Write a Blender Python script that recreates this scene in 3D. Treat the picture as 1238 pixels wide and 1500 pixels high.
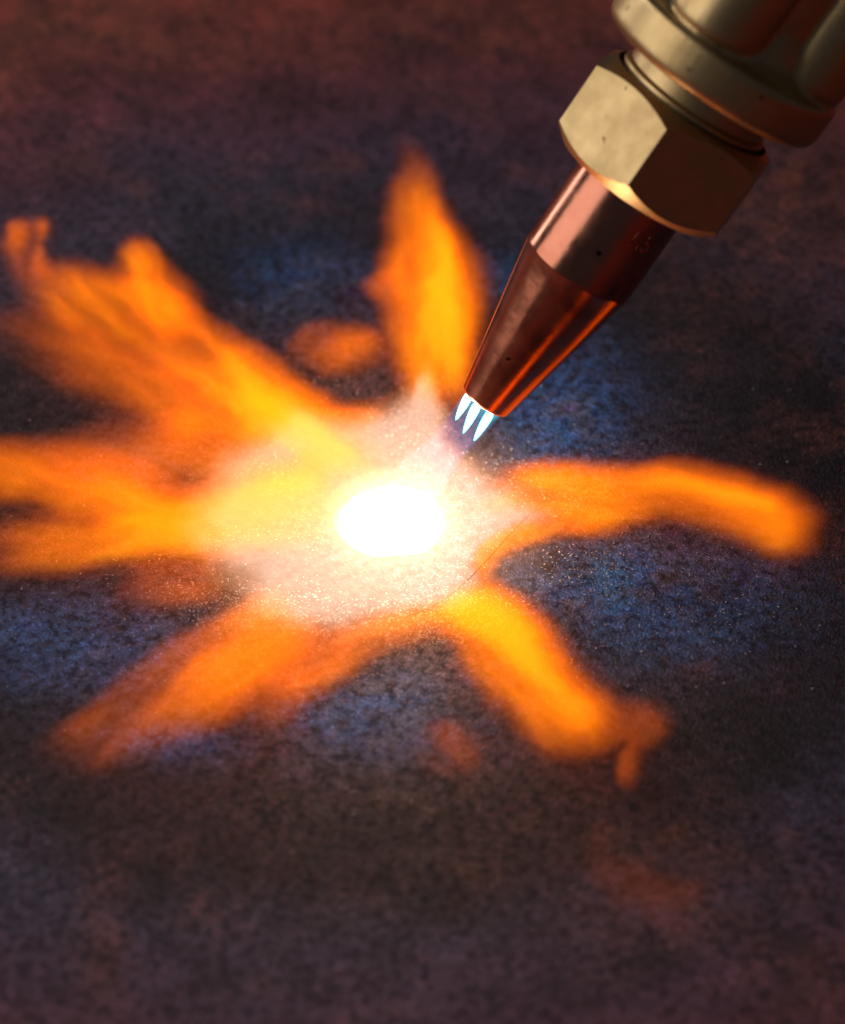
import bpy, bmesh, math, random
from mathutils import Vector, Matrix, noise as mnoise

# ------------------------------------------------------------------ scene: one unit is one centimetre
for o in list(bpy.data.objects):
    bpy.data.objects.remove(o)
S = bpy.context.scene
S.unit_settings.system = 'METRIC'
S.unit_settings.scale_length = 0.01
C = S.collection
PI = math.pi
R = math.radians

# ---- camera: macro view, 40 degrees down on the plate
cam = bpy.data.cameras.new('camera')
co = bpy.data.objects.new('camera', cam)
C.objects.link(co)
co.location = (0.364, -34.279, 28.9254)
co.rotation_euler = (R(50), 0, 0)
cam.sensor_fit = 'VERTICAL'
cam.sensor_height = 36
cam.lens = 36 * 5445 / 1500
cam.clip_start = 1
cam.clip_end = 2000
cam.dof.use_dof = True
cam.dof.focus_distance = 44.3
cam.dof.aperture_fstop = 0.15
cam.dof.aperture_blades = 9
S.camera = co

# ---- world: a dark workshop
W = bpy.data.worlds.new('World')
S.world = W
W.use_nodes = True
bg = W.node_tree.nodes['Background']
bg.inputs[0].default_value = (0.55, 0.62, 0.85, 1)
bg.inputs[1].default_value = 0.05

# ---- lamps: one softbox to the left, the fire itself in the middle
def lamp(name, kind, loc, power, colour, **kw):
    l = bpy.data.lights.new(name, kind)
    l.energy = power
    l.color = colour
    for k, v in kw.items():
        setattr(l, k, v)
    o = bpy.data.objects.new(name, l)
    o.location = loc
    C.objects.link(o)
    return o

key = lamp('softbox', 'AREA', (-44, -4, 36), 20000, (1.0, 0.95, 0.90), shape='RECTANGLE', size=54, size_y=70)
key.rotation_euler = (Vector((2.5, 1.5, 3)) - key.location).to_track_quat('-Z', 'Y').to_euler()
strip = lamp('added_streak_light', 'AREA', (-46, 44, 26), 9000, (1.0, 0.95, 0.92), shape='RECTANGLE', size=10, size_y=60)  # added lamp, for a bright streak on the copper and rim highlights
strip.rotation_euler = (Vector((2.5, 1.5, 3)) - strip.location).to_track_quat('-Z', 'Y').to_euler()
lamp('fire_light', 'POINT', (-0.05, 0.0, 1.0), 230, (1.0, 0.74, 0.52), shadow_soft_size=0.35)
lamp('preheat_light', 'POINT', (0.92, 0.33, 1.22), 3.0, (0.25, 0.85, 1.0), shadow_soft_size=0.08)

# ---- exposure
S.view_settings.view_transform = 'Standard'
S.view_settings.look = 'None'
S.view_settings.exposure = 0
S.view_settings.gamma = 1
S.render.engine = 'CYCLES'
cy = S.cycles
cy.volume_step_rate = 0.4
cy.volume_max_steps = 512
cy.volume_bounces = 0
cy.transparent_max_bounces = 64
cy.max_bounces = 4
cy.diffuse_bounces = 1
cy.glossy_bounces = 2
cy.sample_clamp_indirect = 6
cy.use_denoising = True

# ------------------------------------------------------------------ helpers
def link(name, me, parent=None, mat=None):
    o = bpy.data.objects.new(name, me)
    C.objects.link(o)
    if parent:
        o.parent = parent
    if mat:
        me.materials.append(mat)
    return o

def tag(o, label=None, cat=None, group=None, kind=None):
    for k, v in (('label', label), ('category', cat), ('group', group), ('kind', kind)):
        if v:
            o[k] = v
    return o

class G:
    """a small node-tree writer"""
    def __init__(self, name):
        self.m = bpy.data.materials.new(name)
        self.m.use_nodes = True
        self.t = self.m.node_tree
        self.t.nodes.clear()
        self.out = self.n('ShaderNodeOutputMaterial')
    def n(self, kind, **kw):
        x = self.t.nodes.new(kind)
        for k, v in kw.items():
            setattr(x, k, v)
        return x
    def put(self, sock, v):
        if isinstance(v, bpy.types.NodeSocket):
            self.t.links.new(v, sock)
        elif v is not None:
            if hasattr(sock.default_value, '__len__') and len(sock.default_value) == 4 and len(v) == 3:
                v = (*v, 1)
            sock.default_value = v
    def math(self, op, a, b=None, c=None, clamp=False):
        x = self.n('ShaderNodeMath', operation=op, use_clamp=clamp)
        for i, v in enumerate((a, b, c)):
            self.put(x.inputs[i], v) if v is not None else None
        return x.outputs[0]
    def vmath(self, op, a, b=None):
        x = self.n('ShaderNodeVectorMath', operation=op)
        self.put(x.inputs[0], a)
        if b is not None:
            self.put(x.inputs[1], b)
        return x.outputs['Value'] if op in ('LENGTH', 'DOT_PRODUCT') else x.outputs[0]
    def mix(self, f, a, b, blend='MIX'):
        x = self.n('ShaderNodeMix', data_type='RGBA', blend_type=blend)
        self.put(x.inputs[0], f)
        self.put(x.inputs[6], a)
        self.put(x.inputs[7], b)
        return x.outputs[2]
    def ramp(self, f, stops, interp='LINEAR'):
        x = self.n('ShaderNodeValToRGB')
        r = x.color_ramp
        r.interpolation = interp
        for i, (p, c) in enumerate(stops):
            e = r.elements[i] if i < 2 else r.elements.new(p)
            e.position = p
            e.color = (c, c, c, 1) if isinstance(c, (int, float)) else (*c[:3], 1)
        self.put(x.inputs[0], f)
        return x.outputs[0]
    def noise(self, vec, scale, detail=3, rough=0.55, dist=0.0, out=0):
        x = self.n('ShaderNodeTexNoise')
        self.put(x.inputs['Vector'], vec)
        x.inputs['Scale'].default_value = scale
        x.inputs['Detail'].default_value = detail
        x.inputs['Roughness'].default_value = rough
        x.inputs['Distortion'].default_value = dist
        return x.outputs[out]
    def maprange(self, v, a, b, c=0.0, d=1.0, kind='SMOOTHSTEP'):
        x = self.n('ShaderNodeMapRange', interpolation_type=kind)
        for i, q in enumerate((v, a, b, c, d)):
            self.put(x.inputs[i], q)
        return x.outputs[0]
    def obj(self):
        return self.n('ShaderNodeTexCoord').outputs['Object']
    def bsdf(self, **kw):
        b = self.n('ShaderNodeBsdfPrincipled')
        for k, v in kw.items():
            self.put(b.inputs[k.replace('_', ' ')], v)
        self.t.links.new(b.outputs[0], self.out.inputs['Surface'])
        return b
    def bump(self, h, strength, dist, normal=None):
        b = self.n('ShaderNodeBump')
        b.inputs['Strength'].default_value = strength
        b.inputs['Distance'].default_value = dist
        self.put(b.inputs['Height'], h)
        if normal is not None:
            self.put(b.inputs['Normal'], normal)
        return b.outputs[0]
    def fire(self, colour, strength, absorb=None, absorb_colour=(1, 0.6, 0.15)):
        """glowing gas: emission in the volume, with a little orange absorption, a clear surface round it"""
        e = self.n('ShaderNodeEmission')
        self.put(e.inputs[0], colour)
        self.put(e.inputs[1], strength)
        v = e.outputs[0]
        if absorb is not None:
            a = self.n('ShaderNodeVolumeAbsorption')
            self.put(a.inputs[0], absorb_colour)
            self.put(a.inputs[1], absorb)
            s = self.n('ShaderNodeAddShader')
            self.t.links.new(v, s.inputs[0])
            self.t.links.new(a.outputs[0], s.inputs[1])
            v = s.outputs[0]
        self.t.links.new(v, self.out.inputs['Volume'])
        tr = self.n('ShaderNodeBsdfTransparent')
        c = self.n('ShaderNodeRGB')
        c.outputs[0].default_value = (1, 1, 1, 1)
        self.t.links.new(c.outputs[0], tr.inputs[0])
        self.t.links.new(tr.outputs[0], self.out.inputs['Surface'])
        return self.m

def lathe(name, prof, mat, parent, seg=128, sharp=28):
    """prof: (radius, height) pairs; closed on the axis where the radius is 0"""
    bm = bmesh.new()
    rings = []
    for r_, z in prof:
        if r_ < 1e-6:
            rings.append([bm.verts.new((0, 0, z))])
        else:
            rings.append([bm.verts.new((r_ * math.cos(2 * PI * i / seg), r_ * math.sin(2 * PI * i / seg), z)) for i in range(seg)])
    for a, b in zip(rings, rings[1:]):
        for i in range(seg):
            j = (i + 1) % seg
            if len(a) == 1 and len(b) == 1:
                continue
            if len(a) == 1:
                bm.faces.new((a[0], b[j], b[i]))
            elif len(b) == 1:
                bm.faces.new((a[i], a[j], b[0]))
            else:
                bm.faces.new((a[i], a[j], b[j], b[i]))
    bmesh.ops.recalc_face_normals(bm, faces=bm.faces)
    for f in bm.faces:
        f.smooth = True
    me = bpy.data.meshes.new(name)
    bm.to_mesh(me)
    bm.free()
    me.set_sharp_from_angle(angle=R(sharp))
    return link(name, me, parent, mat)

# DATA BEGIN
FLAMES = [
    ('flame_tongue', 'broad orange flame tongue licking level across the plate to the right, under the copper nozzle',
     [(0.829, 0.477, 0.337, 0.0), (1.203, 0.503, 0.412, 0.8), (1.704, 0.607, 0.548, 1.2), (2.115, 0.451, 0.593, 1.2), (2.525, 0.296, 0.619, 1.1), (2.941, 0.348, 0.549, 1), (3.407, 0.555, 0.571, 0.8), (3.855, 0.386, 0.557, 0.8), (4.337, 0.167, 0.578, 0.85), (4.818, -0.038, 0.597, 0.85), (5.132, -0.216, 0.508, 0.8), (5.302, -0.342, 0.284, 0.0)]),
    ('flame_tongue', 'thick orange flame tongue running down to the lower right with a blunt rounded end',
     [(0.793, -1.065, 0.369, 0.0), (0.936, -1.335, 0.473, 1.5), (1.17, -1.819, 0.519, 1.3), (1.439, -2.388, 0.587, 1.1), (1.703, -2.912, 0.594, 1), (2.001, -3.404, 0.609, 1), (2.261, -3.742, 0.521, 0.95), (2.484, -3.942, 0.463, 0.8), (2.707, -4.12, 0.263, 0.0)]),
    ('flame_tongue', 'tall orange flame tongue rising straight up beside the copper nozzle',
     [(0.474, 1.845, 0.34, 0.0), (0.493, 2.533, 0.464, 1.5), (0.512, 3.307, 0.574, 1.25), (0.523, 4.174, 0.653, 1.2), (0.516, 4.916, 0.645, 1.0), (0.445, 5.675, 0.55, 0.8), (0.327, 6.453, 0.41, 0.6), (0.235, 7.169, 0.299, 0.4), (0.186, 7.902, 0.226, 0.2), (0.147, 8.566, 0.17, 0)]),
    ('flame_tongue', 'long forked yellow flame tongue sweeping to the upper left corner of the fire',
     [(-0.125, 0.386, 0.504, 0.0), (-0.506, 0.909, 0.555, 1.3), (-0.979, 1.507, 0.577, 1.7), (-1.592, 2.16, 0.635, 1.6), (-2.219, 2.854, 0.594, 1.25), (-2.769, 3.478, 0.538, 0.95), (-3.327, 4.057, 0.546, 1.05), (-3.883, 4.469, 0.549, 0.95), (-4.446, 4.886, 0.504, 0.7), (-5.016, 5.293, 0.356, 0.0)]),
    ('flame_tongue', 'short upright orange prong curling off the forked tongue on the left',
     [(-2.543, 3.307, 0.375, 0.0), (-2.841, 4.028, 0.421, 0.7), (-3.142, 4.692, 0.407, 0.8), (-3.368, 5.217, 0.305, 0.75), (-3.481, 5.599, 0.239, 0.6), (-3.547, 5.953, 0.201, 0.0)]),
    ('flame_tongue', 'faint streaky orange flame under the forked tongue, left of the fire',
     [(-2.072, 1.373, 0.428, 0.0), (-2.516, 1.845, 0.608, 0.45), (-3.057, 2.394, 0.673, 0.45), (-3.694, 2.953, 0.653, 0.42), (-4.338, 3.45, 0.582, 0.3), (-4.985, 3.882, 0.455, 0.15), (-5.54, 4.174, 0.338, 0)]),
    ('flame_tongue', 'upper strand of the wide yellow flame running off the left edge',
     [(-2.014, -0.063, 0.487, 0.0), (-2.684, 0.167, 0.581, 0.9), (-3.278, 0.425, 0.626, 0.95), (-3.878, 0.686, 0.59, 0.9), (-4.476, 0.869, 0.558, 0.8), (-5.157, 1.001, 0.463, 0.6), (-5.755, 1.107, 0.336, 0)]),
    ('flame_tongue', 'lower strand of the wide yellow flame running off the left edge',
     [(-0.29, 0.257, 0.639, 0.0), (-0.871, 0.348, 0.75, 1.3), (-1.529, 0.219, 0.782, 1.7), (-2.177, -0.089, 0.674, 1.6), (-2.826, -0.254, 0.581, 1.3), (-3.474, -0.38, 0.531, 1.0), (-4.042, -0.443, 0.48, 0.85), (-4.691, -0.506, 0.454, 0.75), (-5.338, -0.568, 0.328, 0)]),
    ('flame_tongue', 'orange flame tongue spreading to the lower left over sparkling grit',
     [(-1.081, -1.188, 0.448, 0.0), (-1.307, -1.734, 0.496, 1.2), (-1.61, -2.212, 0.562, 0.95), (-1.986, -2.681, 0.604, 0.8), (-2.436, -3.108, 0.592, 0.55), (-2.879, -3.539, 0.512, 0.38), (-3.391, -3.965, 0.453, 0.25), (-3.897, -4.372, 0.328, 0.0)]),
    ('flame_tongue', 'thin orange flame rim curling between the two right-hand tongues',
     [(1.015, -1.432, 0.161, 0.0), (1.004, -1.004, 0.18, 0.7), (1.147, -0.593, 0.186, 0.8), (1.396, -0.317, 0.203, 0.8), (1.769, -0.165, 0.222, 0.75), (2.182, -0.089, 0.252, 0.6), (2.677, -0.038, 0.279, 0.0)]),
    ('flame_tongue', 'low dull orange flame arc along the near edge of the glow',
     [(1.172, -1.674, 0.31, 0.0), (0.772, -1.734, 0.356, 0.8), (0.332, -1.854, 0.352, 0.6), (-0.106, -1.974, 0.315, 0.45), (-0.577, -2.33, 0.357, 0.42), (-1.042, -2.739, 0.417, 0.45), (-1.425, -3.027, 0.363, 0.2), (-1.731, -3.199, 0.325, 0)]),
    ('flame_wisp', 'detached orange wisp floating in the dark hollow between the forked tongue and the upright tongue',
     [(-1.113, 2.854, 0.317, 0.0), (-0.885, 3.094, 0.481, 0.34), (-0.673, 3.378, 0.556, 0.36), (-0.502, 3.622, 0.45, 0.32), (-0.348, 3.912, 0.282, 0.0)]),
    ('flame_wisp', 'small brown-orange wisp beyond the blunt end of the lower right tongue',
     [(2.466, -3.427, 0.297, 0.0), (2.77, -3.562, 0.377, 0.12), (3.032, -3.742, 0.335, 0.14), (3.218, -3.876, 0.208, 0.0)]),
    ('flame_wisp', 'tiny orange lick pointing down below the blunt end of the lower right tongue',
     [(2.874, -3.82, 0.163, 0.0), (2.747, -4.098, 0.176, 0.11), (2.642, -4.405, 0.156, 0.11), (2.554, -4.698, 0.116, 0.0)]),
    ('flame_wisp', 'dim brown-orange wisp low on the plate below the middle of the fire',
     [(0.295, -3.708, 0.376, 0.0), (0.564, -3.898, 0.416, 0.12), (0.831, -4.153, 0.382, 0.16), (1.095, -4.427, 0.208, 0.0)]),
    ('flame_wisp', 'dull orange wisp between the left strands and the lower left tongue',
     [(-3.413, -1.31, 0.331, 0.0), (-2.855, -1.213, 0.43, 0.18), (-2.292, -1.164, 0.429, 0.21), (-1.804, -1.262, 0.3, 0.0)]),
    ('flame_wisp', 'small curled orange wisp near the far left edge',
     [(-4.526, 4.766, 0.282, 0.0), (-4.83, 5.217, 0.318, 0.2), (-4.992, 5.645, 0.272, 0.29), (-4.854, 6.062, 0.296, 0.32), (-4.601, 6.327, 0.229, 0.0)]),
    ('flame_wisp', 'soft orange side lick on the left flank of the upright tongue',
     [(-0.424, 4.351, 0.315, 0.0), (-0.159, 4.439, 0.444, 0.32), (0.106, 4.617, 0.466, 0.36), (0.373, 4.916, 0.384, 0.0)]),
    ('flame_wisp', 'very faint red-brown wisp alone near the bottom right of the plate',
     [(2.104, -5.021, 0.161, 0.0), (2.254, -5.444, 0.217, 0.03), (2.41, -5.861, 0.256, 0.03), (2.727, -6.221, 0.476, 0.025), (3.158, -6.424, 0.622, 0.02), (3.592, -6.525, 0.374, 0.0)]),
    ('flame_wisp', 'dark red flame rim under the hollow left of the upright tongue',
     [(-1.297, 2.325, 0.231, 0.0), (-0.992, 2.05, 0.275, 0.4), (-0.606, 1.941, 0.3, 0.36), (-0.224, 2.05, 0.273, 0.32), (0.072, 2.394, 0.223, 0.0)]),
    ('flame_wisp', 'thin orange veil of flame between the forked tongue and the wide left flame',
     [(-1.135, 0.975, 0.633, 0.0), (-1.814, 1.213, 0.813, 0.34), (-2.486, 1.213, 0.825, 0.32), (-3.145, 0.975, 0.74, 0.22), (-3.916, 1.213, 0.595, 0.16), (-4.68, 1.307, 0.448, 0.0)]),
    ('flame_wisp', 'thin orange-brown veil hanging off the near side of the pale glow',
     [(-0.947, -1.734, 0.442, 0.0), (-1.172, -2.271, 0.568, 0.3), (-1.352, -2.855, 0.547, 0.26), (-1.49, -3.427, 0.452, 0.17), (-1.588, -3.931, 0.318, 0.0)]),
]
CORE_RIM = [(-2.956, 2.407), (-2.713, 2.264), (-2.518, 2.202), (-2.297, 2.56), (-2.11, 2.371), (-1.959, 2.171), (-1.786, 1.984), (-1.585, 1.854), (-1.369, 1.857), (-1.114, 1.932), (-0.788, 1.503), (-0.537, 1.305), (-0.282, 1.367), (0.047, 1.901), (0.162, 1.593), (0.412, 1.386), (0.665, 1.323), (0.942, 1.434), (1.169, 1.711), (1.312, 2.191), (1.431, 2.982), (1.473, 2.336), (1.597, 2.078), (1.797, 1.936), (1.988, 2.018), (2.117, 2.399), (2.387, 2.396), (2.707, 2.313), (3.006, 2.383)]
TINTS = [(2.868, -1.31, 1.611, 1.038, 1), (-0.211, -3.313, 1.166, 0.705, 0.95), (-2.323, -3.82, 0.731, 0.379, 0.9), (-3.675, -2.152, 1.349, 0.83, 0.8), (-1.143, 4.841, 1.07, 0.898, 0.6), (2.039, 2.187, 0.897, 1.444, 1.2), (-3.229, 0.975, 0.587, 0.422, 0.7), (1.4, 4.916, 0.446, 0.675, 0.8)]
RUST = [(5.083, 7.089, 2.124, 2.733, 0.9), (-4.512, 10.911, 2.736, 1.619, 0.8), (1.157, 11.001, 3.131, 1.262, 0.8), (3.305, -6.424, 1.613, 1.216, 0.55), (-3.029, -7.123, 0.253, 1.381, 0.6), (4.4, -7.417, 0.863, 0.78, 0.6)]
SCORE = [(1.863, 0.295), (1.803, 0.274), (1.74, 0.226), (1.674, 0.156), (1.605, 0.069), (1.535, -0.032), (1.464, -0.144), (1.391, -0.263), (1.318, -0.386), (1.244, -0.512), (1.17, -0.637), (1.095, -0.759), (1.021, -0.877), (0.947, -0.99), (0.874, -1.096), (0.801, -1.194), (0.73, -1.284), (0.659, -1.365), (0.59, -1.437), (0.522, -1.501), (0.456, -1.556), (0.392, -1.604), (0.329, -1.644), (0.269, -1.679), (0.211, -1.71)]
# DATA END

# ------------------------------------------------------------------ the steel plate
def plate_material():
    g = G('scaled_steel')
    p = g.obj()
    sep = g.n('ShaderNodeSeparateXYZ')
    g.put(sep.inputs[0], p)
    x, y = sep.outputs[0], sep.outputs[1]
    flat = g.n('ShaderNodeCombineXYZ')
    g.put(flat.inputs[0], x)
    g.put(flat.inputs[1], y)
    flat = flat.outputs[0]
    turn = g.n('ShaderNodeMapping')
    turn.inputs['Rotation'].default_value = (0.61, 0.47, 0.83)
    g.put(turn.inputs[0], flat)
    turned = turn.outputs[0]
    wob = g.noise(turned, 0.35, 3, out=0)
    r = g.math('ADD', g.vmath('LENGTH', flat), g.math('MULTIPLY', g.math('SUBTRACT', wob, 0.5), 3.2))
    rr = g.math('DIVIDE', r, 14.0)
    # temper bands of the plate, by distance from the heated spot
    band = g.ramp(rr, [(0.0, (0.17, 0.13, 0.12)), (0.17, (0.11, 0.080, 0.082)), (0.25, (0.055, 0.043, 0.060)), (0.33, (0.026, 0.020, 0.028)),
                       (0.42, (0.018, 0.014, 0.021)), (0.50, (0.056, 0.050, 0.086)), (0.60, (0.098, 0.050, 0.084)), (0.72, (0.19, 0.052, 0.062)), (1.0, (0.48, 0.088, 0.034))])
    # heat tint patches; the one right of the nozzle tip is painted grey-blue haze
    tint = None
    for (cx, cy_, rx, ry, s) in TINTS:
        d = g.vmath('MULTIPLY', g.vmath('SUBTRACT', flat, (cx, cy_, 0)), (1 / rx, 1 / ry, 0))
        d2 = g.vmath('DOT_PRODUCT', d, d)
        v = g.math('MULTIPLY', g.math('POWER', 2.718, g.math('MULTIPLY', d2, -1.1)), s)
        tint = v if tint is None else g.math('MAXIMUM', tint, v)
    brk = g.noise(turned, 1.3, 4, 0.6)
    tint = g.math('MULTIPLY', tint, g.maprange(brk, 0.24, 0.46))
    hue = g.noise(turned, 0.9, 2)
    blue = g.ramp(hue, [(0.36, (0.03, 0.20, 0.46)), (0.48, (0.045, 0.18, 0.50)), (0.58, (0.14, 0.21, 0.36)), (0.68, (0.14, 0.08, 0.36))])
    tint = g.math('MULTIPLY', tint, g.maprange(g.noise(turned, 5.5, 5, 0.7), 0.34, 0.55, 0.35, 1.0))
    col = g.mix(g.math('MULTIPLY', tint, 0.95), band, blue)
    # rusty clouds
    rust = g.maprange(g.noise(turned, 0.55, 5, 0.62), 0.50, 0.70)
    col = g.mix(g.math('MULTIPLY', rust, 0.5), col, (0.13, 0.050, 0.030))
    # larger rusty areas
    rusty = None
    for (cx, cy_, rx, ry, st) in RUST:
        d = g.vmath('MULTIPLY', g.vmath('SUBTRACT', flat, (cx, cy_, 0)), (1 / rx, 1 / ry, 0))
        v = g.math('MULTIPLY', g.math('POWER', 2.718, g.math('MULTIPLY', g.vmath('DOT_PRODUCT', d, d), -1.0)), st)
        rusty = v if rusty is None else g.math('MAXIMUM', rusty, v)
    rusty = g.math('MULTIPLY', rusty, g.maprange(g.noise(turned, 1.7, 5, 0.65), 0.30, 0.60, 0.35, 1.0))
    col = g.mix(rusty, col, g.ramp(g.noise(turned, 2.6, 4, 0.6), [(0.35, (0.095, 0.038, 0.030)), (0.55, (0.19, 0.066, 0.038)), (0.7, (0.30, 0.098, 0.040))]))
    # mill-scale mottling: dark flecks and pale grains
    fleck = g.noise(turned, 9.0, 3, 0.62, 0.0)
    mot = g.noise(turned, 6.0, 3, 0.6)
    cloud = g.noise(turned, 1.1, 6, 0.65)
    col = g.mix(1.0, col, g.ramp(cloud, [(0.32, (0.5, 0.48, 0.5)), (0.5, (0.95, 0.95, 0.95)), (0.68, (1.45, 1.3, 1.25))]), 'MULTIPLY')
    dark = g.ramp(mot, [(0.42, (0.20, 0.24, 0.42)), (0.5, (0.30, 0.27, 0.33)), (0.58, (0.42, 0.22, 0.22))])
    col = g.mix(g.maprange(fleck, 0.50, 0.36), col, g.mix(1.0, col, dark, 'MULTIPLY'))
    col = g.mix(g.maprange(fleck, 0.54, 0.68), col, g.mix(1.0, col, (1.7, 1.6, 1.75), 'MULTIPLY'))
    grain = g.noise(turned, 26.0, 3, 0.6)
    col = g.mix(g.math('MULTIPLY', g.maprange(grain, 0.52, 0.74), 0.6), col, g.mix(1.0, col, (3.4, 3.3, 3.3), 'MULTIPLY'))
    pin = g.noise(turned, 38.0, 2, 0.5)
    col = g.mix(g.maprange(pin, 0.60, 0.70), col, g.mix(1.0, col, (3.2, 3.2, 3.3), 'MULTIPLY'))
    col = g.mix(g.maprange(pin, 0.42, 0.32), col, g.mix(1.0, col, (0.45, 0.42, 0.45), 'MULTIPLY'))
    col = g.mix(1.0, col, (0.74, 0.65, 0.69), 'MULTIPLY')
    h = g.math('ADD', g.math('MULTIPLY', pin, 0.45), g.math('MULTIPLY', grain, 0.8))
    n1 = g.bump(h, 0.8, 0.04)
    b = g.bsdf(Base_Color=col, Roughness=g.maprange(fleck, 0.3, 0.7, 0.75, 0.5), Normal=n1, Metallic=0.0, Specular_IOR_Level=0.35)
    # incandescent steel: it glows by itself where it is hottest
    rad = g.vmath('LENGTH', flat)
    glow = g.math('POWER', g.maprange(rad, 2.6, 0.35, 0, 1, 'LINEAR'), 2.2)
    b.inputs['Emission Strength'].default_value = 1
    g.put(b.inputs['Emission Color'], g.mix(glow, (0, 0, 0), (0.9, 0.45, 0.24)))
    return g.m

bm = bmesh.new()
bmesh.ops.create_cube(bm, size=1.0)
for v in bm.verts:
    v.co = Vector((v.co.x * 90, v.co.y * 110 + 15, v.co.z * 1.2 - 0.6))
bmesh.ops.bevel(bm, geom=list(bm.edges), offset=0.12, segments=3, affect='EDGES')
me = bpy.data.meshes.new('steel_plate')
bm.to_mesh(me)
bm.free()
plate = tag(link('steel_plate', me, None, plate_material()), kind='structure')

# a thin score line across the plate beside the spot
def score(path, w):
    V, F = [], []
    for i, (x, y) in enumerate(path):
        a, b = path[max(i - 1, 0)], path[min(i + 1, len(path) - 1)]
        d = Vector((b[0] - a[0], b[1] - a[1])).normalized()
        V += [(x - d.y * w, y + d.x * w, 0.0005), (x, y, 0.006), (x + d.y * w, y - d.x * w, 0.0005)]
    for i in range(len(path) - 1):
        k = 3 * i
        F += [(k, k + 1, k + 4, k + 3), (k + 1, k + 2, k + 5, k + 4)]
    me = bpy.data.meshes.new('score_line')
    me.from_pydata(V, [], F)
    g = G('burnt_edge')
    g.bsdf(Base_Color=g.ramp(g.noise(g.obj(), 6.0), [(0.3, (0.02, 0.012, 0.01)), (0.7, (0.07, 0.03, 0.015))]), Roughness=0.8)
    return link('score_line', me, plate, g.m)
score(SCORE, 0.008)

# ------------------------------------------------------------------ loose scale and grit on the plate
def grit():
    rnd = random.Random(4)
    V, F = [], []
    n = 0
    while n < 9000:
        x, y = rnd.uniform(-6.2, 6.2), rnd.uniform(-7.5, 7.0)
        r = math.hypot(x, y)
        patch = mnoise.noise(Vector((x * 0.9, y * 0.9, 3.1)))
        near = 1.0 if y < 0.6 else 0.35
        keep = (0.95 if 1.4 < r < 3.0 else 0.4) * near * math.exp(-max(0, r - 2.8) / 0.45) * max(0, 0.35 + 1.6 * patch) * (0.5 if x > 1.6 else 1.0)
        for (tx, ty, rx, ry, ts) in TINTS[:2]:
            keep = max(keep, 0.3 * max(0, 0.3 + 1.5 * patch) * math.exp(-((x - tx) / rx) ** 2 - ((y - ty) / ry) ** 2))
        keep += 0.0012
        if rnd.random() > keep:
            continue
        n += 1
        s = 0.004 + 0.011 * rnd.random() ** 2.5
        a = rnd.uniform(0, PI)
        k = len(V)
        hgt = s * rnd.uniform(0.5, 1.1)
        m = rnd.choice((4, 5, 5, 6))
        st = rnd.uniform(0.6, 1.5)
        for i in range(m):
            t = a + 2 * PI * (i + rnd.uniform(-.25, .25)) / m
            q = s * rnd.uniform(0.7, 1.25)
            V.append((x + q * math.cos(t) * st, y + q * math.sin(t) / st, 0.0005))
        V.append((x + s * rnd.uniform(-.4, .4), y + s * rnd.uniform(-.4, .4), hgt))
        for i in range(m):
            F.append((k + i, k + (i + 1) % m, k + m))
    me = bpy.data.meshes.new('grit')
    me.from_pydata(V, [], F)
    g = G('pale_scale')
    c = g.noise(g.obj(), 9.0, 2)
    b = g.bsdf(Base_Color=g.ramp(c, [(0.3, (0.20, 0.19, 0.22)), (0.6, (0.40, 0.37, 0.37))]), Roughness=0.4, Metallic=0.3)
    heat = g.maprange(g.vmath('LENGTH', g.vmath('MULTIPLY', g.obj(), (1, 1, 0))), 2.6, 1.3)
    b.inputs['Emission Strength'].default_value = 0.9          # glowing crumbs near the spot
    g.put(b.inputs['Emission Color'], g.mix(heat, (0, 0, 0), (1.0, 0.62, 0.36)))
    return tag(link('grit', me, None, g.m), kind='stuff')
grit()

# ------------------------------------------------------------------ the torch
A = Vector((0.54115699, 0.25009194, 0.8028718))       # up the torch, away from the plate
N = Vector((0.82017303, -0.36774879, -0.43826594))
TIP = Vector((1.1033, 0.4464, 1.4962))
torch = bpy.data.objects.new('cutting_torch', None)
C.objects.link(torch)
Yt = A.cross(N)
torch.matrix_world = Matrix(((N.x, Yt.x, A.x, TIP.x), (N.y, Yt.y, A.y, TIP.y), (N.z, Yt.z, A.z, TIP.z), (0, 0, 0, 1)))
tag(torch, 'brass cutting torch with hex nut and tapered copper nozzle leaning in from upper right', 'torch')

def copper():
    g = G('turned_copper')
    p = g.obj()
    sep = g.n('ShaderNodeSeparateXYZ')
    g.put(sep.inputs[0], p)
    z = sep.outputs[2]
    stain = g.noise(p, 2.2, 5, 0.65)
    col = g.ramp(stain, [(0.3, (0.46, 0.165, 0.10)), (0.55, (0.54, 0.205, 0.130)), (0.75, (0.58, 0.24, 0.155))])
    # darker, oxidised towards the hot tip
    ox = g.maprange(g.math('ADD', z, g.math('MULTIPLY', stain, 0.5)), 2.55, 1.9)
    col = g.mix(g.math('MULTIPLY', ox, 0.42), col, (0.38, 0.11, 0.055))
    spots = g.maprange(g.noise(p, 5.5, 2, 0.4), 0.73, 0.78)
    col = g.mix(spots, col, (0.06, 0.02, 0.02))
    lines = g.noise(g.vmath('MULTIPLY', p, (0.6, 0.6, 55.0)), 1.0, 4, 0.7)
    scr = g.noise(g.vmath('MULTIPLY', p, (30, 30, 1.6)), 1.0, 3, 0.6)
    nn = g.bump(lines, 0.10, 0.01)
    nn = g.bump(scr, 0.05, 0.01, nn)
    nn = g.bump(g.noise(p, 7, 4), 0.05, 0.05, nn)
    g.bsdf(Base_Color=col, Metallic=1.0, Roughness=g.maprange(stain, 0.3, 0.7, 0.16, 0.26), Normal=nn)
    return g.m

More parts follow.
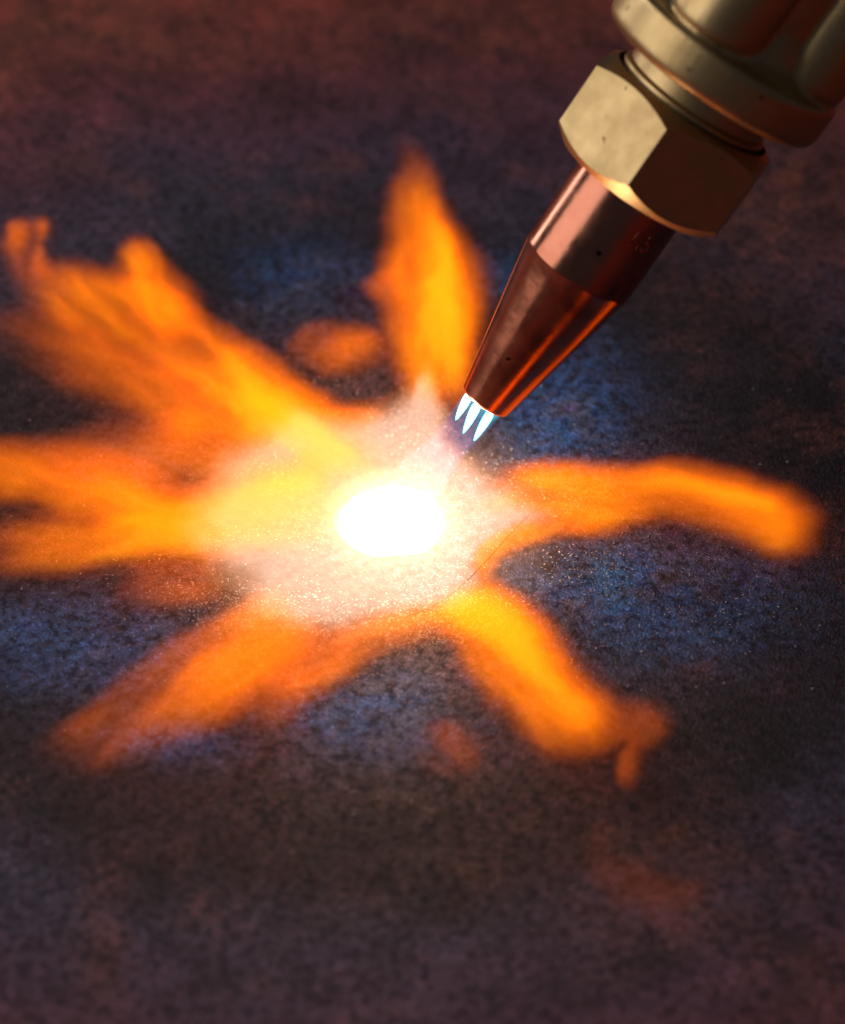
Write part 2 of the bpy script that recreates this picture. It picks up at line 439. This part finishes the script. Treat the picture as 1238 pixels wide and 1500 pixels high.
def brass(name, cast):
    g = G(name)
    p = g.obj()
    stain = g.noise(p, 1.6 if cast else 2.4, 5, 0.6)
    col = g.ramp(stain, [(0.3, (0.44, 0.30, 0.135)), (0.6, (0.52, 0.365, 0.178)), (0.75, (0.60, 0.43, 0.235))])
    spot = g.maprange(g.noise(p, 6.0, 3, 0.5), 0.70, 0.76)
    col = g.mix(g.math('MULTIPLY', spot, 0.75), col, (0.10, 0.045, 0.02))
    pits = g.noise(p, 9.0, 3, 0.5)
    nn = g.bump(g.maprange(pits, 0.70, 0.80), 0.30, -0.02)
    nn = g.bump(g.noise(p, 3.0 if cast else 20.0, 4), 0.10 if cast else 0.04, 0.06, nn)
    nn = g.bump(g.noise(p, 60.0, 2), 0.05, 0.01, nn)
    g.bsdf(Base_Color=col, Metallic=1.0, Roughness=g.maprange(stain, 0.3, 0.7, 0.46, 0.36), Normal=nn)
    return g.m

M_cu = copper()
M_nut = brass('machined_brass', False)
M_cast = brass('cast_brass', True)

# nozzle: bored face, rounded lip, taper, crisp shoulder, straight shank
nz = [(0.0, 0.12), (0.07, 0.12), (0.07, 0.0), (0.27, 0.0)]
for i in range(1, 7):
    t = i / 6 * PI / 2
    nz.append((0.27 + 0.055 * math.sin(t), 0.055 * (1 - math.cos(t))))
nz += [(0.33 + 0.365 * k / 8, 0.08 + 1.90 * k / 8) for k in range(0, 9)]
nz += [(0.702, 2.0), (0.702, 2.03), (0.70, 2.05), (0.70, 3.6), (0.0, 3.6)]
nozzle = lathe('nozzle', nz, M_cu, torch, 160, 24)

# number stamped on the shank, bent round it
def stamp():
    cu = bpy.data.curves.new('stamped_number', 'FONT')
    cu.body = '1.5'
    cu.size = 0.34
    cu.extrude = 0.004
    cu.bevel_depth = 0.003
    cu.bevel_resolution = 1
    o = bpy.data.objects.new('tmp', cu)
    C.objects.link(o)
    dg = bpy.context.evaluated_depsgraph_get()
    me = bpy.data.meshes.new_from_object(o.evaluated_get(dg))
    bpy.data.objects.remove(o)
    bm = bmesh.new()
    bm.from_mesh(me)
    bmesh.ops.triangulate(bm, faces=bm.faces)
    ph0 = R(24)
    for v in bm.verts:
        rr = 0.700 + v.co.z
        ph = ph0 + v.co.x * 0.85 / 0.70
        v.co = Vector((rr * math.sin(ph), -rr * math.cos(ph), 2.72 + v.co.y))
    bm.to_mesh(me)
    bm.free()
    me.name = 'stamped_number'
    me.materials.clear()
    return link('stamped_number', me, nozzle, M_cu)
stamp()

# union nut: hexagon cut by a cone at both ends
def hexnut():
    ap, z0, z1, rin = 1.105, 3.22, 4.38, 1.02
    rot = R(-3)
    n = 120
    bm = bmesh.new()
    def ring(fn):
        L = []
        for i in range(n):
            ph = rot + 2 * PI * i / n
            d = (ph - rot) % (PI / 3)
            rh = ap / math.cos(d - PI / 6)
            r_, z = fn(rh)
            L.append(bm.verts.new((r_ * math.sin(ph), -r_ * math.cos(ph), z)))
        return L
    rs = [ring(lambda q: (0.715, z0 + 0.03)), ring(lambda q: (0.735, z0)), ring(lambda q: (rin, z0)), ring(lambda q: (q, z0 + (q - rin) * 0.9)),
          ring(lambda q: (q, z1 - (q - rin) * 0.62)), ring(lambda q: (rin, z1)), ring(lambda q: (1.015, z1)), ring(lambda q: (1.015, z1 - 0.16)), ring(lambda q: (0.80, z1 - 0.16))]
    for a, b in zip(rs, rs[1:]):
        for i in range(n):
            j = (i + 1) % n
            bm.faces.new((a[i], a[j], b[j], b[i]))
    bmesh.ops.recalc_face_normals(bm, faces=bm.faces)
    me = bpy.data.meshes.new('union_nut')
    bm.to_mesh(me)
    bm.free()
    for f in me.polygons:
        f.use_smooth = True
    me.set_sharp_from_angle(angle=R(12))
    o = link('union_nut', me, torch, M_nut)
    b = o.modifiers.new('edge', 'BEVEL')
    b.width = 0.022
    b.segments = 3
    b.limit_method = 'ANGLE'
    b.angle_limit = R(20)
    b.harden_normals = False
    return o
hexnut()

# blackened washer lying in the top of the nut, and the polished neck above it
g = G('blued_washer')
g.bsdf(Base_Color=g.ramp(g.noise(g.obj(), 4.0), [(0.4, (0.02, 0.022, 0.05)), (0.6, (0.05, 0.05, 0.09))]), Metallic=0.9, Roughness=0.4)
lathe('washer', [(0.86, 4.23), (1.01, 4.23), (1.01, 4.29), (0.99, 4.305), (0.86, 4.305)], g.m, torch, 96)
lathe('neck', [(0.7, 4.0), (0.935, 4.0), (0.935, 4.38), (0.955, 4.40), (0.955, 4.44), (0.935, 4.46), (0.90, 4.48), (0.90, 4.9), (0.7, 4.9)], M_nut, torch, 128)

# torch head: rounded flange, stem and cast lobes where the gas tubes run in
def head():
    bm = bmesh.new()
    UP = 0.09
    def add_lathe(prof, seg=72, off=(0, 0, 0)):
        rings = []
        for r_, z in prof:
            rings.append([bm.verts.new((off[0] + r_ * math.cos(2 * PI * i / seg), off[1] + r_ * math.sin(2 * PI * i / seg), off[2] + z + UP)) for i in range(seg)] if r_ > 1e-6 else [bm.verts.new((off[0], off[1], off[2] + z + UP))])
        for a, b in zip(rings, rings[1:]):
            for i in range(seg):
                j = (i + 1) % seg
                if len(a) == 1:
                    bm.faces.new((a[0], b[j], b[i]))
                elif len(b) == 1:
                    bm.faces.new((a[i], a[j], b[0]))
                else:
                    bm.faces.new((a[i], a[j], b[j], b[i]))
    prof = [(0.0, 4.62), (1.26, 4.62)]
    for i in range(1, 9):
        t = i / 8 * PI / 2
        prof.append((1.26 + 0.16 * math.sin(t), 4.78 - 0.16 * math.cos(t)))
    prof += [(1.42, 5.12)]
    for i in range(1, 7):
        t = i / 6 * PI / 2
        prof.append((1.36 + 0.06 * math.cos(t), 5.12 + 0.06 * math.sin(t)))
    prof += [(1.2, 5.22), (1.02, 5.34), (0.92, 5.7), (0.92, 9.6), (0.0, 9.6)]
    add_lathe(prof)
    for deg, rho, rr in ((-19, 0.80, 0.59), (80, 0.87, 0.53), (152, 0.82, 0.55), (236, 0.82, 0.58)):
        ph = R(deg)
        lob = [(0.0, 0.0)]
        for i in range(1, 13):
            t = i / 12 * PI / 2
            lob.append((rr * math.sin(t), rr * 0.42 * (1 - math.cos(t))))
        lob += [(rr, 4.2), (0.0, 4.2)]
        add_lathe(lob, 48, (rho * math.sin(ph), -rho * math.cos(ph), 5.10))
    bmesh.ops.recalc_face_normals(bm, faces=bm.faces)
    me = bpy.data.meshes.new('torch_head')
    bm.to_mesh(me)
    bm.free()
    o = link('torch_head', me, torch, M_cast)
    m = o.modifiers.new('cast', 'REMESH')
    m.mode = 'VOXEL'
    m.voxel_size = 0.035
    m.use_smooth_shade = True
    s = o.modifiers.new('soften', 'SMOOTH')
    s.factor = 0.5
    s.iterations = 4
    return o
head()

# ------------------------------------------------------------------ fire
def flame(name, label, path, k):
    p0, p1 = Vector(path[0][:2]), Vector(path[-1][:2])
    L = (p1 - p0).length
    ax = (p1 - p0) / L
    ay = Vector((-ax.y, ax.x))
    st = []
    for x, y, w, e in path:
        d = Vector((x, y)) - p0
        st.append((d.dot(ax) / L, d.dot(ay), w, e))
    mx = max(abs(q[1]) for q in st) + 0.01
    wm = max(q[2] for q in st)
    HR = 0.50                                            # height of the gas over its half width
    g = G(name + '_gas')
    p = g.obj()
    big = g.noise(g.vmath('ADD', p, (k * 7.3, k * 3.1, 0)), 0.42 / wm, 3, 0.55, out=1)
    p2 = g.vmath('ADD', p, g.vmath('MULTIPLY', g.vmath('SUBTRACT', big, (0.5, 0.5, 0.5)), (1.1 * wm, 1.2 * wm, 0.0)))
    sep = g.n('ShaderNodeSeparateXYZ')
    g.put(sep.inputs[0], p2)
    s = g.math('DIVIDE', sep.outputs[0], L, clamp=True)
    r = g.n('ShaderNodeSeparateColor')
    g.put(r.inputs[0], g.ramp(s, [(q[0], (0.5 + q[1] / (2 * mx), q[2] / wm, min(q[3] / 2.0, 1))) for q in st], 'B_SPLINE' if len(st) > 6 else 'LINEAR'))
    c = g.math('MULTIPLY', g.math('SUBTRACT', r.outputs[0], 0.5), 2 * mx)
    w = g.math('MULTIPLY', r.outputs[1], wm)
    e = g.math('MULTIPLY', r.outputs[2], 2.0)
    q = g.math('DIVIDE', g.math('SUBTRACT', sep.outputs[1], c), w)
    z = g.math('DIVIDE', sep.outputs[2], g.math('MULTIPLY', w, HR))
    d = g.math('ADD', g.math('MULTIPLY', q, q), g.math('MULTIPLY', z, z))
    d0 = d
    streak = g.noise(g.vmath('MULTIPLY', g.vmath('ADD', p2, (k * 3.7, 0, 0)), (0.20 / wm, 0.85 / wm, 0.6 / wm)), 1.0, 4, 0.55)
    fade = g.math('MULTIPLY', g.maprange(sep.outputs[0], 0.0, 0.14 * L), g.maprange(sep.outputs[0], L, 0.80 * L))
    d = g.math('MAXIMUM', g.math('ADD', d, g.math('MULTIPLY', g.math('SUBTRACT', 0.5, streak), 3.6 if name == 'flame_wisp' else g.maprange(s, 0.15, 0.95, 1.3, 3.0))), 0.0)
    body = g.math('POWER', 2.718, g.math('MULTIPLY', g.math('POWER', d, 1.3), -1.35))
    body = g.math('MULTIPLY', body, g.maprange(d0, 2.1, 1.1))
    body = g.math('MULTIPLY', body, g.maprange(streak, 0.25, 0.72, 0.55, 1.25))
    body = g.math('MULTIPLY', body, fade)
    dens = g.math('MULTIPLY', body, e)
    colour = g.ramp(dens, [(0.0, (1.0, 0.13, 0.008)), (0.3, (1.0, 0.18, 0.004)), (0.7, (1.0, 0.25, 0.003)), (1.0, (1.0, 0.33, 0.008))])
    # a thick flame would be far brighter than a thin one of the same gas; keep the glow per length in step with its depth
    g.fire(colour, g.math('MULTIPLY', dens, 1.4 / (wm * HR)), g.math('MULTIPLY', dens, 1.2 / (wm * HR)))
    # hull: a low tunnel over the path
    V, F = [], []
    m = 14
    n = max(3, 5 * (len(st) - 1))
    def at(u):
        u = u * (len(st) - 1)
        i = min(int(u), len(st) - 2)
        t = u - i
        return [st[i][j] + (st[i + 1][j] - st[i][j]) * t for j in range(4)]
    for i in range(n + 1):
        ss, cc, ww, _ = at(i / n)
        ww *= 1.42
        for j in range(m):
            t = PI * j / (m - 1)
            V.append((ss * L, cc + ww * math.cos(t), 0.006 + ww * HR * math.sin(t)))
    for i in range(n):
        for j in range(m):
            a, b = i * m + j, i * m + (j + 1) % m
            F.append((a, b, b + m, a + m))
    F.append(tuple(range(m - 1, -1, -1)))
    F.append(tuple(n * m + j for j in range(m)))
    me = bpy.data.meshes.new(name)
    me.from_pydata(V, [], F)
    bm = bmesh.new()
    bm.from_mesh(me)
    bmesh.ops.recalc_face_normals(bm, faces=bm.faces)
    bm.to_mesh(me)
    bm.free()
    o = link(name, me, None, g.m)
    o.location = (p0.x, p0.y, 0)
    o.rotation_euler = (0, 0, math.atan2(ax.y, ax.x))
    return tag(o, label, 'flame', 'flame tongues spreading over the plate' if name == 'flame_tongue' else 'loose flame wisps over the plate')
for k, (name, label, path) in enumerate(FLAMES):
    flame(name, label, path, k)

# the pale heart of the fire: a low lobed pool of gas around the spot
def heart():
    g = G('heart_gas')
    p = g.obj()
    wob = g.noise(p, 1.4, 3, 0.5, out=1)
    p2 = g.vmath('ADD', p, g.vmath('MULTIPLY', g.vmath('SUBTRACT', wob, (0.5, 0.5, 0.5)), (0.35, 0.35, 0)))
    sep = g.n('ShaderNodeSeparateXYZ')
    g.put(sep.inputs[0], p2)
    th = g.math('ADD', g.math('DIVIDE', g.math('ARCTAN2', sep.outputs[1], sep.outputs[0]), 2 * PI), 0.5)
    rm = max(r_ for _, r_ in CORE_RIM)
    stops = [(t / (2 * PI) + 0.5, r_ / rm) for t, r_ in CORE_RIM]
    ends = (stops[0][1] + stops[-1][1]) / 2
    stops = [(0.0, ends)] + stops + [(1.0, ends)]
    rim = g.math('MULTIPLY', g.ramp(th, stops[:32]), rm)
    flat = g.vmath('MULTIPLY', p2, (1, 1, 0))
    rad = g.vmath('LENGTH', flat)
    u = g.math('DIVIDE', rad, rim)
    H = 0.30
    zz = g.math('DIVIDE', sep.outputs[2], H)
    lick = g.noise(g.vmath('ADD', p, (5, 2, 0)), 1.6, 4, 0.6)
    u = g.math('ADD', u, g.math('MULTIPLY', g.math('SUBTRACT', lick, 0.5), 0.35))
    edge = g.maprange(u, 1.16, 0.80)
    body = g.math('MULTIPLY', edge, g.math('SUBTRACT', 1.0, g.math('MULTIPLY', zz, zz), clamp=True))
    hot = g.math('POWER', g.maprange(rad, 1.05, 0.2, 0, 1), 1.6)
    colour = g.ramp(hot, [(0.0, (1.0, 0.60, 0.41)), (0.45, (1.0, 0.76, 0.34)), (1.0, (1.0, 0.92, 0.75))])
    colour = g.mix(g.maprange(u, 0.80, 1.10), colour, (1.0, 0.30, 0.02))
    strength = g.math('MULTIPLY', body, g.math('ADD', 2.35, g.math('MULTIPLY', hot, 4.0)))
    g.fire(colour, strength)
    V, F = [], []
    n = len(CORE_RIM)
    lev = [(1.22, 0.006), (1.18, 0.2), (0.8, 0.3), (0.4, 0.31)]
    for f, z in lev:
        for t, r_ in CORE_RIM:
            V.append((f * r_ * math.cos(t), f * r_ * math.sin(t), z))
    for l in range(len(lev) - 1):
        for i in range(n):
            j = (i + 1) % n
            F.append((l * n + i, l * n + j, (l + 1) * n + j, (l + 1) * n + i))
    F.append(tuple(range(n - 1, -1, -1)))
    F.append(tuple((len(lev) - 1) * n + i for i in range(n)))
    me = bpy.data.meshes.new('flame_heart')
    me.from_pydata(V, [], F)
    return tag(link('flame_heart', me, None, g.m), 'pale peach heart of the fire spread around the white-hot spot', 'flame')
heart()

# the white-hot spot itself: a low pool of melting steel
def pool():
    V, F = [], []
    rnd = random.Random(2)
    n = 48
    rim = [0.64 + 0.10 * mnoise.noise(Vector((math.cos(2 * PI * i / n) * 1.5, math.sin(2 * PI * i / n) * 1.5, 0))) for i in range(n)]
    for f, z in ((1.0, 0.002), (0.93, 0.025), (0.75, 0.045), (0.45, 0.055)):
        for i in range(n):
            t = 2 * PI * i / n
            V.append((rim[i] * f * math.cos(t) * 1.08, rim[i] * f * math.sin(t), z))
    for l in range(3):
        for i in range(n):
            j = (i + 1) % n
            F.append((l * n + i, l * n + j, (l + 1) * n + j, (l + 1) * n + i))
    V.append((0, 0, 0.057))
    for i in range(n):
        F.append((3 * n + i, 3 * n + (i + 1) % n, 4 * n))
    me = bpy.data.meshes.new('molten_pool')
    me.from_pydata(V, [], F)
    for f in me.polygons:
        f.use_smooth = True
    g = G('white_hot_steel')
    g.bsdf(Base_Color=(0.16, 0.13, 0.12), Roughness=0.7, Emission_Color=(1.0, 0.84, 0.58), Emission_Strength=g.maprange(g.vmath('LENGTH', g.vmath('MULTIPLY', g.obj(), (1, 1, 0))), 0.74, 0.18, 0.55, 5.0))
    return tag(link('molten_pool', me, None, g.m), 'white-hot round pool of melting steel on the plate', 'molten steel')
pool()

# the three blue-white preheat flames in front of the nozzle face
def local(v):
    return torch.matrix_world @ Vector(v)
g = G('preheat_gas')
pz = g.n('ShaderNodeSeparateXYZ')
g.put(pz.inputs[0], g.obj())
g.fire((0.14, 0.92, 1.0), 140.0)
M_pre = g.m
def preheat(base, tip, rad, label):
    prof = [(0.0, 0.0), (0.72, 0.0), (0.95, 0.10), (1.0, 0.22), (0.92, 0.42), (0.74, 0.62), (0.52, 0.80), (0.30, 0.92), (0.12, 0.985), (0.0, 1.0)]
    b, t = local(base), local(tip)
    d = t - b
    o = lathe('preheat_flame', [(r_ * rad, z * d.length) for r_, z in prof], M_pre, None, 24, 80)
    o.location = b
    o.rotation_euler = d.to_track_quat('Z', 'Y').to_euler()
    return tag(o, label, 'flame', 'preheat flames at the nozzle face')
def ring_at(x, yf, z):
    return (x, yf, z)
preheat((-0.20, -0.07, 0.0), (-0.16, -0.09, -0.37), 0.052, 'leftmost of the three cyan-white preheat flames under the nozzle')
preheat((-0.055, -0.21, 0.0), (0.005, -0.25, -0.40), 0.056, 'middle one of the three cyan-white preheat flames under the nozzle')
preheat((0.13, -0.18, 0.0), (0.16, -0.22, -0.41), 0.054, 'rightmost of the three cyan-white preheat flames under the nozzle')

# the pale violet gas jet from the nozzle down to the spot
def jet():
    L = TIP.length
    top = TIP - A * 0.01
    foot = Vector((0.1, 0.05, 0.25))
    d = foot - top
    Lj = d.length
    g = G('jet_gas')
    sep = g.n('ShaderNodeSeparateXYZ')
    g.put(sep.inputs[0], g.obj())
    s = g.math('DIVIDE', sep.outputs[2], Lj, clamp=True)
    flat = g.vmath('MULTIPLY', g.obj(), (1, 1, 0))
    w = g.ramp(s, [(0.0, 0.27), (0.2, 0.27), (0.5, 0.26), (1.0, 0.45)])
    u = g.math('DIVIDE', g.vmath('LENGTH', flat), w)
    shell = g.math('MULTIPLY', g.maprange(u, 1.0, 0.8), g.maprange(u, 0.3, 0.85, 0.35, 1.0))
    colour = g.ramp(s, [(0.0, (0.06, 0.72, 0.95)), (0.12, (0.10, 0.50, 0.95)), (0.25, (0.35, 0.42, 1.0)), (0.45, (0.75, 0.45, 0.95)), (0.8, (1.0, 0.6, 0.7)), (1.0, (1, 0.7, 0.6))])
    g.fire(colour, g.math('MULTIPLY', shell, g.ramp(s, [(0.0, 2.0), (0.10, 1.1), (0.2, 0.6), (0.5, 0.75), (0.75, 0.5), (0.92, 0.0)])))
    o = lathe('oxygen_jet', [(0.0, 0.0), (0.34, 0.0), (0.34, 0.2 * Lj), (0.30, 0.5 * Lj), (0.46, Lj), (0.0, Lj)], g.m, None, 40, 80)
    o.location = top
    o.rotation_euler = d.to_track_quat('Z', 'Y').to_euler()
    return tag(o, 'pale violet gas jet between the copper nozzle and the white-hot spot', 'gas jet')
jet()
